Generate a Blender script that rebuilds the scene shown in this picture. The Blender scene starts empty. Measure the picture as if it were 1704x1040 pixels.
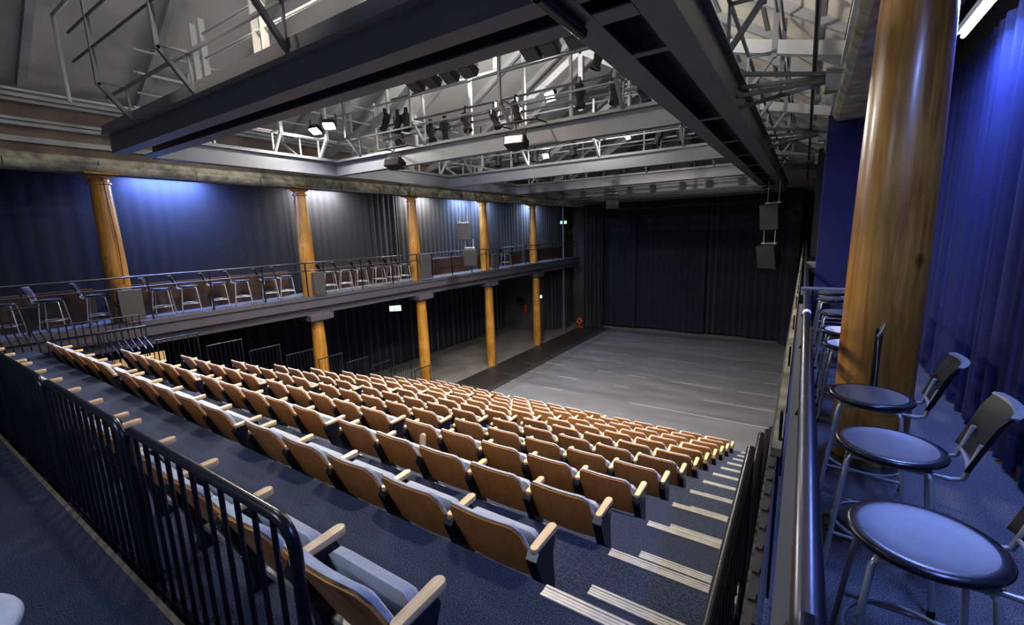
import bpy, math, random
from mathutils import Vector, Matrix
random.seed(7)
S = bpy.context.scene
COL = S.collection
PI = math.pi
R = math.radians

# ------------------------------------------------------------------ materials
def newmat(name):
    m = bpy.data.materials.new(name); m.use_nodes = True
    nt = m.node_tree; b = nt.nodes['Principled BSDF']
    return m, nt, b

def plain(name, col, rough=.5, metal=0., spec=.5, coat=0., noise=0., nscale=8., bump=0., bscale=200., sheen=0.):
    m, nt, b = newmat(name)
    b.inputs['Base Color'].default_value = (*col, 1)
    b.inputs['Roughness'].default_value = rough
    b.inputs['Metallic'].default_value = metal
    b.inputs['Specular IOR Level'].default_value = spec
    b.inputs['Coat Weight'].default_value = coat
    b.inputs['Coat Roughness'].default_value = .15
    b.inputs['Sheen Weight'].default_value = sheen
    tc = nt.nodes.new('ShaderNodeTexCoord')
    if noise:
        n = nt.nodes.new('ShaderNodeTexNoise'); n.inputs['Scale'].default_value = nscale; n.inputs['Detail'].default_value = 5
        nt.links.new(tc.outputs['Object'], n.inputs['Vector'])
        r = nt.nodes.new('ShaderNodeValToRGB')
        r.color_ramp.elements[0].position = .3; r.color_ramp.elements[1].position = .7
        r.color_ramp.elements[0].color = (*[c*(1-noise) for c in col], 1)
        r.color_ramp.elements[1].color = (*[min(1, c*(1+noise)) for c in col], 1)
        nt.links.new(n.outputs['Fac'], r.inputs['Fac']); nt.links.new(r.outputs['Color'], b.inputs['Base Color'])
    if bump:
        n2 = nt.nodes.new('ShaderNodeTexNoise'); n2.inputs['Scale'].default_value = bscale; n2.inputs['Detail'].default_value = 3
        nt.links.new(tc.outputs['Object'], n2.inputs['Vector'])
        bp = nt.nodes.new('ShaderNodeBump'); bp.inputs['Strength'].default_value = bump; bp.inputs['Distance'].default_value = .01
        nt.links.new(n2.outputs['Fac'], bp.inputs['Height']); nt.links.new(bp.outputs['Normal'], b.inputs['Normal'])
    return m

def emis(name, col, strength):
    m, nt, b = newmat(name)
    b.inputs['Base Color'].default_value = (*col, 1)
    b.inputs['Emission Color'].default_value = (*col, 1)
    b.inputs['Emission Strength'].default_value = strength
    return m

def wood(name, c1, c2, c3, scale=(1, 1, .06), rough=.35, coat=.0, knots=False, nsc=14.):
    m, nt, b = newmat(name)
    b.inputs['Roughness'].default_value = rough
    b.inputs['Coat Weight'].default_value = coat; b.inputs['Coat Roughness'].default_value = .2
    tc = nt.nodes.new('ShaderNodeTexCoord'); mp = nt.nodes.new('ShaderNodeMapping')
    mp.inputs['Scale'].default_value = scale
    nt.links.new(tc.outputs['Object'], mp.inputs['Vector'])
    n = nt.nodes.new('ShaderNodeTexNoise'); n.inputs['Scale'].default_value = nsc; n.inputs['Detail'].default_value = 6; n.inputs['Distortion'].default_value = 1.2
    nt.links.new(mp.outputs['Vector'], n.inputs['Vector'])
    r = nt.nodes.new('ShaderNodeValToRGB'); e = r.color_ramp.elements
    e[0].position = .3; e[0].color = (*c1, 1); e[1].position = .72; e[1].color = (*c3, 1)
    k = e.new(.5); k.color = (*c2, 1)
    nt.links.new(n.outputs['Fac'], r.inputs['Fac'])
    out = r.outputs['Color']
    if knots:
        v = nt.nodes.new('ShaderNodeTexVoronoi'); v.inputs['Scale'].default_value = 2.3
        mp2 = nt.nodes.new('ShaderNodeMapping'); mp2.inputs['Scale'].default_value = (1, 1, .7)
        nt.links.new(tc.outputs['Object'], mp2.inputs['Vector']); nt.links.new(mp2.outputs['Vector'], v.inputs['Vector'])
        r2 = nt.nodes.new('ShaderNodeValToRGB'); r2.color_ramp.elements[0].position = .03; r2.color_ramp.elements[1].position = .11
        r2.color_ramp.elements[0].color = (.25, .2, .15, 1); r2.color_ramp.elements[1].color = (1, 1, 1, 1)
        nt.links.new(v.outputs['Distance'], r2.inputs['Fac'])
        n3 = nt.nodes.new('ShaderNodeTexNoise'); n3.inputs['Scale'].default_value = 1.6; n3.inputs['Detail'].default_value = 3
        nt.links.new(tc.outputs['Object'], n3.inputs['Vector'])
        r3 = nt.nodes.new('ShaderNodeValToRGB'); r3.color_ramp.elements[0].position = .3; r3.color_ramp.elements[1].position = .75
        r3.color_ramp.elements[0].color = (.6, .5, .4, 1); r3.color_ramp.elements[1].color = (1.1, 1.05, 1., 1)
        nt.links.new(n3.outputs['Fac'], r3.inputs['Fac'])
        for s in (r2, r3):
            mx = nt.nodes.new('ShaderNodeMix'); mx.data_type = 'RGBA'; mx.blend_type = 'MULTIPLY'; mx.inputs[0].default_value = 1
            nt.links.new(out, mx.inputs[6]); nt.links.new(s.outputs['Color'], mx.inputs[7]); out = mx.outputs[2]
    nt.links.new(out, b.inputs['Base Color'])
    bp = nt.nodes.new('ShaderNodeBump'); bp.inputs['Strength'].default_value = .12; bp.inputs['Distance'].default_value = .01
    nt.links.new(n.outputs['Fac'], bp.inputs['Height']); nt.links.new(bp.outputs['Normal'], b.inputs['Normal'])
    return m

def carpet(name, ca, cb, scale=90.):
    m, nt, b = newmat(name)
    b.inputs['Roughness'].default_value = .95; b.inputs['Specular IOR Level'].default_value = .1
    tc = nt.nodes.new('ShaderNodeTexCoord')
    n = nt.nodes.new('ShaderNodeTexNoise'); n.inputs['Scale'].default_value = scale; n.inputs['Detail'].default_value = 2
    nt.links.new(tc.outputs['Object'], n.inputs['Vector'])
    r = nt.nodes.new('ShaderNodeValToRGB'); e = r.color_ramp.elements
    e[0].position = .35; e[0].color = (*ca, 1); e[1].position = .66; e[1].color = (*cb, 1)
    nt.links.new(n.outputs['Fac'], r.inputs['Fac'])
    n2 = nt.nodes.new('ShaderNodeTexNoise'); n2.inputs['Scale'].default_value = 1.3; n2.inputs['Detail'].default_value = 3
    nt.links.new(tc.outputs['Object'], n2.inputs['Vector'])
    r2 = nt.nodes.new('ShaderNodeValToRGB'); r2.color_ramp.elements[0].color = (.75, .75, .75, 1); r2.color_ramp.elements[1].color = (1.2, 1.2, 1.2, 1)
    nt.links.new(n2.outputs['Fac'], r2.inputs['Fac'])
    mx = nt.nodes.new('ShaderNodeMix'); mx.data_type = 'RGBA'; mx.blend_type = 'MULTIPLY'; mx.inputs[0].default_value = 1
    nt.links.new(r.outputs['Color'], mx.inputs[6]); nt.links.new(r2.outputs['Color'], mx.inputs[7])
    nt.links.new(mx.outputs[2], b.inputs['Base Color'])
    bp = nt.nodes.new('ShaderNodeBump'); bp.inputs['Strength'].default_value = .5; bp.inputs['Distance'].default_value = .006
    nt.links.new(n.outputs['Fac'], bp.inputs['Height']); nt.links.new(bp.outputs['Normal'], b.inputs['Normal'])
    return m

def vinyl(name, col, seam, period=1.55, rough=.42):
    m, nt, b = newmat(name)
    b.inputs['Specular IOR Level'].default_value = .4
    tc = nt.nodes.new('ShaderNodeTexCoord'); sp = nt.nodes.new('ShaderNodeSeparateXYZ')
    nt.links.new(tc.outputs['Object'], sp.inputs[0])
    def math_(op, a, bb):
        n = nt.nodes.new('ShaderNodeMath'); n.operation = op
        for i, x in enumerate((a, bb)):
            if x is None: continue
            if isinstance(x, (int, float)): n.inputs[i].default_value = x
            else: nt.links.new(x, n.inputs[i])
        return n.outputs[0]
    y = math_('DIVIDE', sp.outputs['Y'], period)
    fr = math_('FRACT', y, None)
    ln = math_('LESS_THAN', fr, .022)
    fl = math_('FLOOR', y, None)
    # each sheet a little different
    wn = nt.nodes.new('ShaderNodeTexWhiteNoise'); wn.noise_dimensions = '1D'; nt.links.new(fl, wn.inputs['W'])
    n = nt.nodes.new('ShaderNodeTexNoise'); n.inputs['Scale'].default_value = 1.1; n.inputs['Detail'].default_value = 6
    mp = nt.nodes.new('ShaderNodeMapping'); mp.inputs['Scale'].default_value = (.35, 1.6, 1)
    nt.links.new(tc.outputs['Object'], mp.inputs['Vector']); nt.links.new(mp.outputs['Vector'], n.inputs['Vector'])
    a = math_('MULTIPLY', wn.outputs['Value'], .35)
    c = math_('ADD', a, n.outputs['Fac'])
    r = nt.nodes.new('ShaderNodeValToRGB'); r.color_ramp.elements[0].position = .35; r.color_ramp.elements[1].position = .95
    r.color_ramp.elements[0].color = (*[q*.72 for q in col], 1); r.color_ramp.elements[1].color = (*[q*1.3 for q in col], 1)
    nt.links.new(c, r.inputs['Fac'])
    # worn, broken seams
    n4 = nt.nodes.new('ShaderNodeTexNoise'); n4.inputs['Scale'].default_value = .55
    nt.links.new(tc.outputs['Object'], n4.inputs['Vector'])
    br = math_('GREATER_THAN', n4.outputs['Fac'], .5)
    f2 = math_('MULTIPLY', ln, br)
    mx = nt.nodes.new('ShaderNodeMix'); mx.data_type = 'RGBA'
    nt.links.new(f2, mx.inputs[0]); nt.links.new(r.outputs['Color'], mx.inputs[6]); mx.inputs[7].default_value = (*seam, 1)
    nt.links.new(mx.outputs[2], b.inputs['Base Color'])
    rr = nt.nodes.new('ShaderNodeMapRange'); rr.inputs['To Min'].default_value = rough-.1; rr.inputs['To Max'].default_value = rough+.12
    nt.links.new(n.outputs['Fac'], rr.inputs['Value']); nt.links.new(rr.outputs['Result'], b.inputs['Roughness'])
    return m

M = {}
M['carpet'] = carpet('blue_carpet', (.006, .009, .018), (.052, .068, .115), 150.)
M['carpet_back'] = carpet('navy_carpet', (.008, .012, .022), (.042, .053, .085), 150.)
M['carpet_side'] = carpet('gallery_carpet', (.028, .030, .04), (.15, .16, .19), 170.)
M['stage'] = vinyl('grey_dance_floor', (.108, .110, .118), (.34, .33, .32), 1.55, .40)
M['mat'] = vinyl('black_dance_floor', (.022, .021, .021), (.05, .05, .05), 2.0, .5)
M['concrete'] = plain('grey_floor', (.13, .125, .115), .8, noise=.25, nscale=1.2)
M['column'] = wood('varnished_pine', (.24, .105, .014), (.40, .205, .030), (.51, .285, .052), (2.2, 2.2, .16), .36, .35, True, 9.)
M['ply'] = wood('seat_plywood', (.45, .180, .042), (.53, .228, .060), (.60, .275, .082), (1, 1, .15), .38, .2, False, 10.)
M['arm'] = wood('pale_beech', (.54, .36, .17), (.62, .43, .22), (.68, .49, .27), (4, .4, 4), .4, .1, False, 12.)
M['fabric'] = plain('grey_blue_fabric', (.36, .40, .45), .95, spec=.1, noise=.12, nscale=60, bump=.25, bscale=350, sheen=.3)
M['black'] = plain('black_metal', (.007, .008, .014), .27, spec=.4)
M['blackm'] = plain('matt_black', (.010, .010, .012), .6, spec=.2)
M['steel'] = plain('grey_paint', (.082, .090, .108), .42, noise=.12, nscale=2.5)
M['steelpale'] = plain('pale_grey_paint', (.30, .315, .325), .45, noise=.1, nscale=3)
M['tube'] = plain('grey_tube', (.33, .35, .38), .35, metal=.5)
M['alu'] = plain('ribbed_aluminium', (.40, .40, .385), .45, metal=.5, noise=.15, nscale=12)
M['chrome'] = plain('chrome', (.7, .7, .72), .2, metal=1.)
M['plate'] = plain('old_grey_timber', (.22, .215, .17), .6, noise=.65, nscale=5, bump=.3, bscale=14)
M['brown'] = plain('brown_timber', (.10, .075, .058), .65, noise=.3, nscale=2.)
M['ceil'] = plain('grey_ceiling', (.30, .30, .30), .8, noise=.12, nscale=.8)
M['ceillite'] = plain('pale_boards', (.50, .47, .41), .8, noise=.15, nscale=1.2)
M['rafter'] = plain('bluegrey_timber', (.22, .23, .245), .6, noise=.2, nscale=2.)
M['slab'] = plain('grey_plaster_beam', (.050, .048, .063), .6, noise=.1, nscale=3.)
M['curtain'] = plain('black_curtain', (.014, .016, .025), .95, spec=.08, bump=.2, bscale=160, sheen=.25)
M['curtainside'] = plain('navy_curtain', (.018, .023, .085), .9, spec=.1, bump=.2, bscale=160)
M['backdrop'] = plain('black_drape', (.011, .012, .018), .95, spec=.05, sheen=.2)
M['wallb'] = plain('dark_wall', (.045, .042, .045), .8, noise=.15, nscale=1.5)
M['mesh'] = plain('brown_mesh', (.050, .046, .043), .55, noise=.2, nscale=9)
M['seatgrey'] = plain('stool_laminate', (.082, .095, .115), .42, noise=.08, nscale=20)
M['rail'] = plain('steel_handrail', (.075, .075, .095), .30, metal=.85, noise=.15, nscale=16)
M['back'] = plain('stool_back', (.004, .004, .006), .5, spec=.25)
M['reflblue_paint'] = plain('blue_reflection_and_paint', (.14, .15, .18), .5)  # flat bar's blue reflection put into the colour; junction box's own paint
M['whitelit'] = plain('seat_lit_white', (.55, .52, .44), .45)  # stool laminate paled so the seat looks lit white
M['greybox'] = plain('grey_board', (.034, .034, .037), .6)
M['white'] = plain('white_plastic', (.75, .75, .75), .5)
M['green'] = emis('green_sign', (.45, .95, .65), 1.6)
M['greendk'] = emis('green_sign_dark', (.0, .28, .12), .5)
M['red'] = plain('red_paint', (.5, .02, .015), .35)
M['orange'] = plain('orange_cable', (.7, .12, .02), .5)
M['tubeblue'] = emis('blue_tube', (.62, .72, 1.), 60)
M['tubewarm'] = emis('white_tube', (1, .93, .85), 40)
M['flood'] = emis('flood_glass', (1, .96, .9), 260)
M['lens'] = plain('dark_glass', (.012, .012, .016), .3, spec=.3)
M['yellow'] = plain('yellow_paint', (.5, .42, .03), .5)
M['cable'] = plain('black_rubber', (.008, .008, .008), .5)

# ------------------------------------------------------------------ mesh builder (world coordinates)
class MB:
    def __init__(s): s.v = []; s.f = []; s.m = []; s.cur = 0
    def add(s, vs, fs):
        o = len(s.v); s.v += [tuple(p) for p in vs]
        for f in fs: s.f.append(tuple(o+i for i in f)); s.m.append(s.cur)
        return s
    def box(s, x0, x1, y0, y1, z0, z1):
        return s.add([(x0,y0,z0),(x1,y0,z0),(x1,y1,z0),(x0,y1,z0),(x0,y0,z1),(x1,y0,z1),(x1,y1,z1),(x0,y1,z1)],
            [(0,3,2,1),(4,5,6,7),(0,1,5,4),(1,2,6,5),(2,3,7,6),(3,0,4,7)])
    def obox(s, c, sx, sy, sz, mat):
        vs = [Vector(c)+mat@Vector((a*sx/2, b*sy/2, d*sz/2)) for d in (-1,1) for (a,b) in ((-1,-1),(1,-1),(1,1),(-1,1))]
        return s.add(vs, [(0,3,2,1),(4,5,6,7),(0,1,5,4),(1,2,6,5),(2,3,7,6),(3,0,4,7)])
    def bar(s, p, q, w, h=None, up=(0,0,1)):
        p = Vector(p); q = Vector(q); h = h or w; d = (q-p)
        if d.length < 1e-6: return s
        y = d.normalized(); u = Vector(up)
        if abs(y.dot(u)) > .97: u = Vector((1,0,0))
        x = y.cross(u).normalized(); z = x.cross(y)
        m = Matrix((x,y,z)).transposed()
        return s.obox((p+q)/2, w, d.length, h, m)
    def tube(s, pts, r, n=10, cap=True, closed=False):
        pts = [Vector(p) for p in pts]; N = len(pts); rings = []
        prev = None
        for i, p in enumerate(pts):
            if closed: t = (pts[(i+1)%N]-pts[i-1]).normalized()
            else: t = (pts[min(i+1,N-1)]-pts[max(i-1,0)]).normalized()
            if prev is None:
                a = Vector((0,0,1)) if abs(t.z) < .9 else Vector((1,0,0))
                u = t.cross(a).normalized()
            else: u = (prev - t*prev.dot(t)).normalized()
            prev = u; w = t.cross(u)
            rr = r[i] if isinstance(r, (list,tuple)) else r
            rings.append([p+(u*math.cos(2*PI*k/n)+w*math.sin(2*PI*k/n))*rr for k in range(n)])
        vs = [v for g in rings for v in g]; fs = []
        for i in range(N if closed else N-1):
            a = i*n; b = ((i+1)%N)*n
            for k in range(n): fs.append((a+k, b+k, b+(k+1)%n, a+(k+1)%n))
        if cap and not closed:
            fs.append(tuple(range(n))); fs.append(tuple((N-1)*n+k for k in reversed(range(n))))
        return s.add(vs, fs)
    def lathe(s, prof, n=24, c=(0,0,0), cap=True):
        vs = [(c[0]+r*math.cos(2*PI*k/n), c[1]+r*math.sin(2*PI*k/n), c[2]+z) for r, z in prof for k in range(n)]
        fs = []
        for i in range(len(prof)-1):
            for k in range(n): fs.append((i*n+k, i*n+(k+1)%n, (i+1)*n+(k+1)%n, (i+1)*n+k))
        if cap:
            fs.append(tuple(reversed(range(n)))); fs.append(tuple((len(prof)-1)*n+k for k in range(n)))
        return s.add(vs, fs)
    def prism(s, poly, axis, a, b):
        n = len(poly)
        def P(u, w, t): return {'X': (t,u,w), 'Y': (u,t,w), 'Z': (u,w,t)}[axis]
        vs = [P(u,w,a) for u,w in poly]+[P(u,w,b) for u,w in poly]
        fs = [tuple(reversed(range(n))), tuple(range(n, 2*n))]+[(i,(i+1)%n,n+(i+1)%n,n+i) for i in range(n)]
        return s.add(vs, fs)
    def grid(s, fn, nu, nv, thick=None):
        vs = [fn(i/nu, j/nv) for j in range(nv+1) for i in range(nu+1)]
        W = nu+1
        fs = [(j*W+i, j*W+i+1, (j+1)*W+i+1, (j+1)*W+i) for j in range(nv) for i in range(nu)]
        return s.add(vs, fs)
    def slab(s, fa, fb, nu, nv):
        """closed sheet between two surfaces fa (front) and fb (rear)"""
        W = nu+1; K = W*(nv+1)
        vs = [fa(i/nu, j/nv) for j in range(nv+1) for i in range(nu+1)]+[fb(i/nu, j/nv) for j in range(nv+1) for i in range(nu+1)]
        fs = []
        for j in range(nv):
            for i in range(nu):
                q = (j*W+i, j*W+i+1, (j+1)*W+i+1, (j+1)*W+i)
                fs.append(q); fs.append(tuple(K+a for a in reversed(q)))
        for i in range(nu):
            fs.append((i+1, i, K+i, K+i+1)); t = nv*W; fs.append((t+i, t+i+1, K+t+i+1, K+t+i))
        for j in range(nv):
            fs.append((j*W, (j+1)*W, K+(j+1)*W, K+j*W)); a = j*W+nu; fs.append((a+W, a, K+a, K+a+W))
        return s.add(vs, fs)

def link(name, mb, mats, parent=None, base=None, smooth=True, ang=38, bevel=0):
    if not isinstance(mats, (list, tuple)): mats = [mats]
    if base is None: base = tuple(parent.location) if parent else (0,0,0)
    me = bpy.data.meshes.new(name)
    me.from_pydata([(x-base[0], y-base[1], z-base[2]) for x,y,z in mb.v], [], mb.f)
    for m in mats: me.materials.append(m)
    me.polygons.foreach_set('material_index', mb.m)
    import bmesh
    bm = bmesh.new(); bm.from_mesh(me); bmesh.ops.recalc_face_normals(bm, faces=bm.faces); bm.to_mesh(me); bm.free()
    me.polygons.foreach_set('use_smooth', [smooth]*len(me.polygons))
    if smooth: me.set_sharp_from_angle(angle=R(ang))
    me.update()
    o = bpy.data.objects.new(name, me); COL.objects.link(o)
    if parent: o.parent = parent
    else: o.location = base
    if bevel:
        b = o.modifiers.new('bevel', 'BEVEL'); b.width = bevel; b.segments = 2; b.limit_method = 'ANGLE'
    return o

def tag(o, label, cat, group=None, kind=None):
    o['label'] = label; o['category'] = cat
    if group: o['group'] = group
    if kind: o['kind'] = kind
    return o
def thing(name, label, cat, base, group=None, rz=0):
    o = bpy.data.objects.new(name, None); COL.objects.link(o); o.location = base; o.rotation_euler = (0,0,rz)
    o.empty_display_size = .1
    return tag(o, label, cat, group)
def single(name, mb, mats, label, cat, base=(0,0,0), group=None, **k):
    return tag(link(name, mb, mats, None, base, **k), label, cat, group)
def struct(name, mb, mats, parent=None, **k):
    o = link(name, mb, mats, parent, **k)
    if parent is None: o['kind'] = 'structure'
    return o
def dup(o, loc, label, group=None, rz=None):
    r = o.copy(); COL.objects.link(r); r.location = loc; r['label'] = label
    if rz is not None: r.rotation_euler = (0,0,rz)
    if group: r['group'] = group
    for ch in list(o.children):
        c = ch.copy(); COL.objects.link(c); c.parent = r
        for g in list(ch.children):
            d = g.copy(); COL.objects.link(d); d.parent = c
    return r
ORD = ['', 'first','second','third','fourth','fifth','sixth','seventh','eighth','ninth','tenth','eleventh','twelfth','thirteenth','fourteenth','fifteenth']

# ------------------------------------------------------------------ camera (fitted to the photograph)
cam = bpy.data.cameras.new('camera'); cam.sensor_width = 36; cam.lens = 36*737.62/1704; cam.clip_start = .02; cam.clip_end = 200
co = bpy.data.objects.new('camera', cam); COL.objects.link(co)
Rw = ((0.83742637, 0.0704371, -0.54199233), (0.54564799, -0.16470005, 0.82167035), (-0.03139009, -0.98382545, -0.17635802))
m = Matrix([(r[0], -r[1], -r[2]) for r in Rw]).to_4x4()
m.translation = Vector((0, 0, 1.68)); co.matrix_world = m
S.camera = co

# ------------------------------------------------------------------ dimensions
ZS = -4.66                                  # stage floor
YC = [3.38, 7.88, 12.37, 16.87, 21.37]      # column bays
XL = -12.55
def rowz(k): return -.17-.348*(k-1) if k > 1 else -.10         # platform of row k (1 = top)
def rowy(k): return .805+.925*(k-1)         # rear edge of platform k
NROW = 12
XA, XR, XLS = -1.0, -.2, -10.75             # aisle edge, right end of steps, left end of seats
BZ = 3.33                                   # underside of the steel grid

# ------------------------------------------------------------------ setting: floors and walls
b = MB(); b.box(-17.4, 5, -4, 32, ZS-.3, ZS-.012); struct('floor', b, M['concrete'])
b = MB(); b.box(-10.3, -.45, 8, 27.3, ZS-.012, ZS); single('dance_floor', b, M['stage'], 'wide grey dance floor of taped sheets in front of the back drape', 'dance floor', (-6, 20, ZS-.012))
b = MB(); b.box(-12.3, -10.3, 8, 27.3, ZS-.012, ZS-.003); single('dance_floor', b, M['mat'], 'black strip of dance floor along the wooden columns', 'dance floor', (-11.3, 20, ZS-.012))
# rear gallery (camera stands here)
b = MB(); b.box(-16.9, -.06, -3, .575, -.35, 0); struct('floor_rear_gallery', b, M['carpet_back'])
b = MB(); b.box(-12.0, -.9, .575, .60, -.35, .004); struct('trim_1', b, M['brown'])
# side galleries
b = MB(); b.box(-.06, 5, -3, 31, -.5, 0); struct('floor_right_gallery', b, M['carpet_side'])
b = MB(); b.box(-16.9, -12.2, .6, 26.6, -.12, 0); struct('floor_left_gallery', b, M['carpet_side'])
# fascia beam of the left gallery with a moulded upper lip
b = MB(); b.prism([(-12.2,.02),(-12.14,.02),(-12.14,-.09),(-12.18,-.12),(-12.18,-.33),(-12.3,-.36),(-12.3,-.56),(-12.75,-.56),(-12.75,-.12),(-12.2,-.12)], 'Y', -2, 26.6)
struct('trim_2', b, M['slab'])
b = MB(); b.prism([(-.06,-.02),(-.12,-.02),(-.12,-.10),(-.08,-.12),(-.08,-.56),(.5,-.56),(.5,-.3),(-.06,-.3)], 'Y', -2, 28)
struct('trim_3', b, M['slab'])
# walls
b = MB(); b.box(-16.95, -16.8, -4, 24.6, ZS, -.12); b.box(-16.95, -13.9, 24.5, 24.65, ZS, -.12); struct('wall_left_lower', b, M['wallb'])
b = MB(); b.box(-13.9, -13.75, 24.5, 31, ZS, -.12); struct('wall_left_corner', b, M['wallb'])
b = MB(); b.box(-13.75, -13.6, -4, 31, 0, 4.6); struct('wall_left', b, M['wallb'])
b = MB(); b.box(1.45, 1.6, -4, 31, 0, 4.6); struct('wall_right', b, M['wallb'])
b = MB(); b.box(-17, 5, 28.6, 28.8, ZS, 9.5); struct('wall_back', b, M['wallb'])
b = MB(); b.box(-.1, .05, 8, 28.6, ZS, -.5); struct('wall_right_lower', b, M['wallb'])
b = MB(); b.box(1.26, 1.45, -3, 9, 0, .09); struct('baseboard_right', b, M['brown'])

# timber wall plates on the columns, upper wall with cornices
for side, x in (('left', XL), ('right', .485)):
    sgn = 1 if side == 'left' else -1
    b = MB()
    prof = [(x+.25*sgn, 3.22), (x+.27*sgn, 3.28), (x+.24*sgn, 3.34), (x+.2*sgn, 3.38), (x+.2*sgn, 3.46), (x+.10*sgn, 3.5), (x-.25*sgn, 3.5), (x-.25*sgn, 3.18), (x+.2*sgn, 3.18)]
    b.prism(prof, 'Y', -3, 28.6); struct('trim_4' if side == 'left' else 'trim_5', b, M['plate'])
    b = MB(); b.prism([(x+.02*sgn, 3.5), (x+.02*sgn, 4.0), (x+.02*sgn, 4.45), (x-.3*sgn, 4.6), (x-.3*sgn, 3.5)], 'Y', -3, 28.6)
    struct('wall_%s_upper' % side, b, M['brown'])
    b = MB()
    for z, w, h in ((3.66, .10, .10), (3.95, .16, .07), (4.03, .22, .05), (4.38, .12, .06), (4.45, .2, .06)):
        b.box(min(x, x+sgn*w)-.0, max(x, x+sgn*w), -3, 28.6, z, z+h)
    struct('trim_6' if side == 'left' else 'trim_7', b, M['rafter'])

# roof: two boarded slopes with rafters
XM = -6.03; RZ0, RZ1 = 4.55, 8.9
b = MB(); b.prism([(XL-.9, RZ0-.35), (XM, RZ1), (XM, RZ1+.15), (XL-.9, RZ0-.1)], 'Y', -3, 28.8); struct('ceiling', b, M['ceil'])
b = MB(); b.prism([(.485+.9, RZ0-.35), (XM, RZ1), (XM, RZ1+.15), (.485+.9, RZ0-.1)], 'Y', -3, 28.8); struct('ceiling_right', b, M['ceillite'])
def roofz(x): return RZ0-.35+(RZ1-RZ0+.35)*(1-abs(x-XM)/(XM-(XL-.9)))
b = MB()
for k in range(16):
    y = -1.1+k*1.125*1.6
    for sgn, x0 in ((1, XL), (-1, .485)):
        b.bar((x0, y, roofz(x0)-.05), (XM, y, RZ1-.08), .12, .2)
struct('trim_8', b, M['rafter'])
b = MB()
for k in range(7):
    x = XL+.5+k*.95
    for xx in (2*XM-x,): b.bar((xx, -3, roofz(xx)-.02), (xx, 28.6, roofz(xx)-.02), .07, .05)
struct('trim_9', b, M['rafter'])
# roof trusses over each bay: tie, principal rafters and a king post
for i, y in enumerate(YC):
    if i == 0: continue
    t = thing('roof_truss', 'pale roof truss over the %s column bay from the camera, under the boarded ceiling' % ORD[i+1], 'truss', (XM, y+1.0, 5.), 'roof trusses')
    b = MB(); b.bar((-9.6, y+1, 4.9), (XM, y+1, 7.0), .16, .2); b.bar((-2.46, y+1, 4.9), (XM, y+1, 7.0), .16, .2); link('rafter_pair', b, M['rafter'], t)
    b = MB(); b.bar((XM, y+1, 5.3), (XM, y+1, 8.7), .14, .14); link('king_post', b, M['rafter'], t)
    b = MB(); b.bar((-9.6, y+1, 4.95), (XL, y+1, 4.2), .14, .2); link('strut', b, M['rafter'], t); b = MB(); b.bar((-2.46, y+1, 4.95), (.485, y+1, 4.2), .14, .2); link('strut', b, M['rafter'], t)

# ------------------------------------------------------------------ wooden columns
def column(x, y, z0, z1, r0, r1, label, cap, group, base_blk=False):
    t = thing('wooden_column', label, 'column', (x, y, z0), group)
    h = z1-z0; b = MB(); prof = []
    for i in range(15):
        u = i/14; r = r0+(r1-r0)*u+.012*math.sin(PI*u)
        prof.append((r, u*h))
    b.lathe(prof, 40, (x, y, z0)); link('shaft', b, M['column'], t)
    if cap == 'upper':
        b = MB(); b.lathe([(r1, -.14), (r1+.035, -.12), (r1+.035, -.09), (r1+.01, -.07)], 36, (x, y, z1)); link('collar', b, M['column'], t)
        b = MB(); b.lathe([(r1+.01, -.02), (r1+.05, 0), (r1+.09, .03), (r1+.09, .05)], 36, (x, y, z1)); b.box(x-r1-.11, x+r1+.11, y-r1-.11, y+r1+.11, z1+.05, z1+.10); link('capital', b, M['column'], t)
    elif cap:
        b = MB(); b.box(x-r1-.14, x+r1+.14, y-r1-.2, y+r1+.2, z1-.02, z1+.16); b.box(x-r1-.06, x+r1+.06, y-r1-.06, y+r1+.06, z1-.07, z1-.02); link('capital', b, M['slab'], t, bevel=.008)
    return t
nm = ['nearest', 'second', 'third', 'fourth', 'farthest']
for i, y in enumerate(YC):
    column(XL, y, 0, 3.08, .215, .165, '%s varnished pine column standing on the left gallery%s' % (nm[i], ', with a cable coil tied to it' if i == 0 else ''), 'upper', 'columns on the left gallery')
    if i: column(XL+.1, y+.05, ZS, -.72, .22, .18, '%s yellow pine column under the left gallery beam%s' % (['', 'nearest, behind the seats,', 'second', 'third', 'farthest'][i], ''), 'lower', 'columns under the left gallery')
c = column(.485, 3.95, 0, 3.2, .222, .185, 'thick close varnished pine column on the right gallery among the stools', None, None)
b = MB(); b.box(.44, .475, 3.72, 3.745, .55, .98); b.cur = 1; b.tube([(.46,3.715,.45),(.463,3.712,.7),(.455,3.71,.92),(.462,3.72,1.0)], .006, 6); b.tube([(.45,3.715,.93),(.47,3.70,.97),(.48,3.71,1.02)], .008, 6)
link('iron_bracket', b, [M['blackm'], M['chrome']], c)

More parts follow.
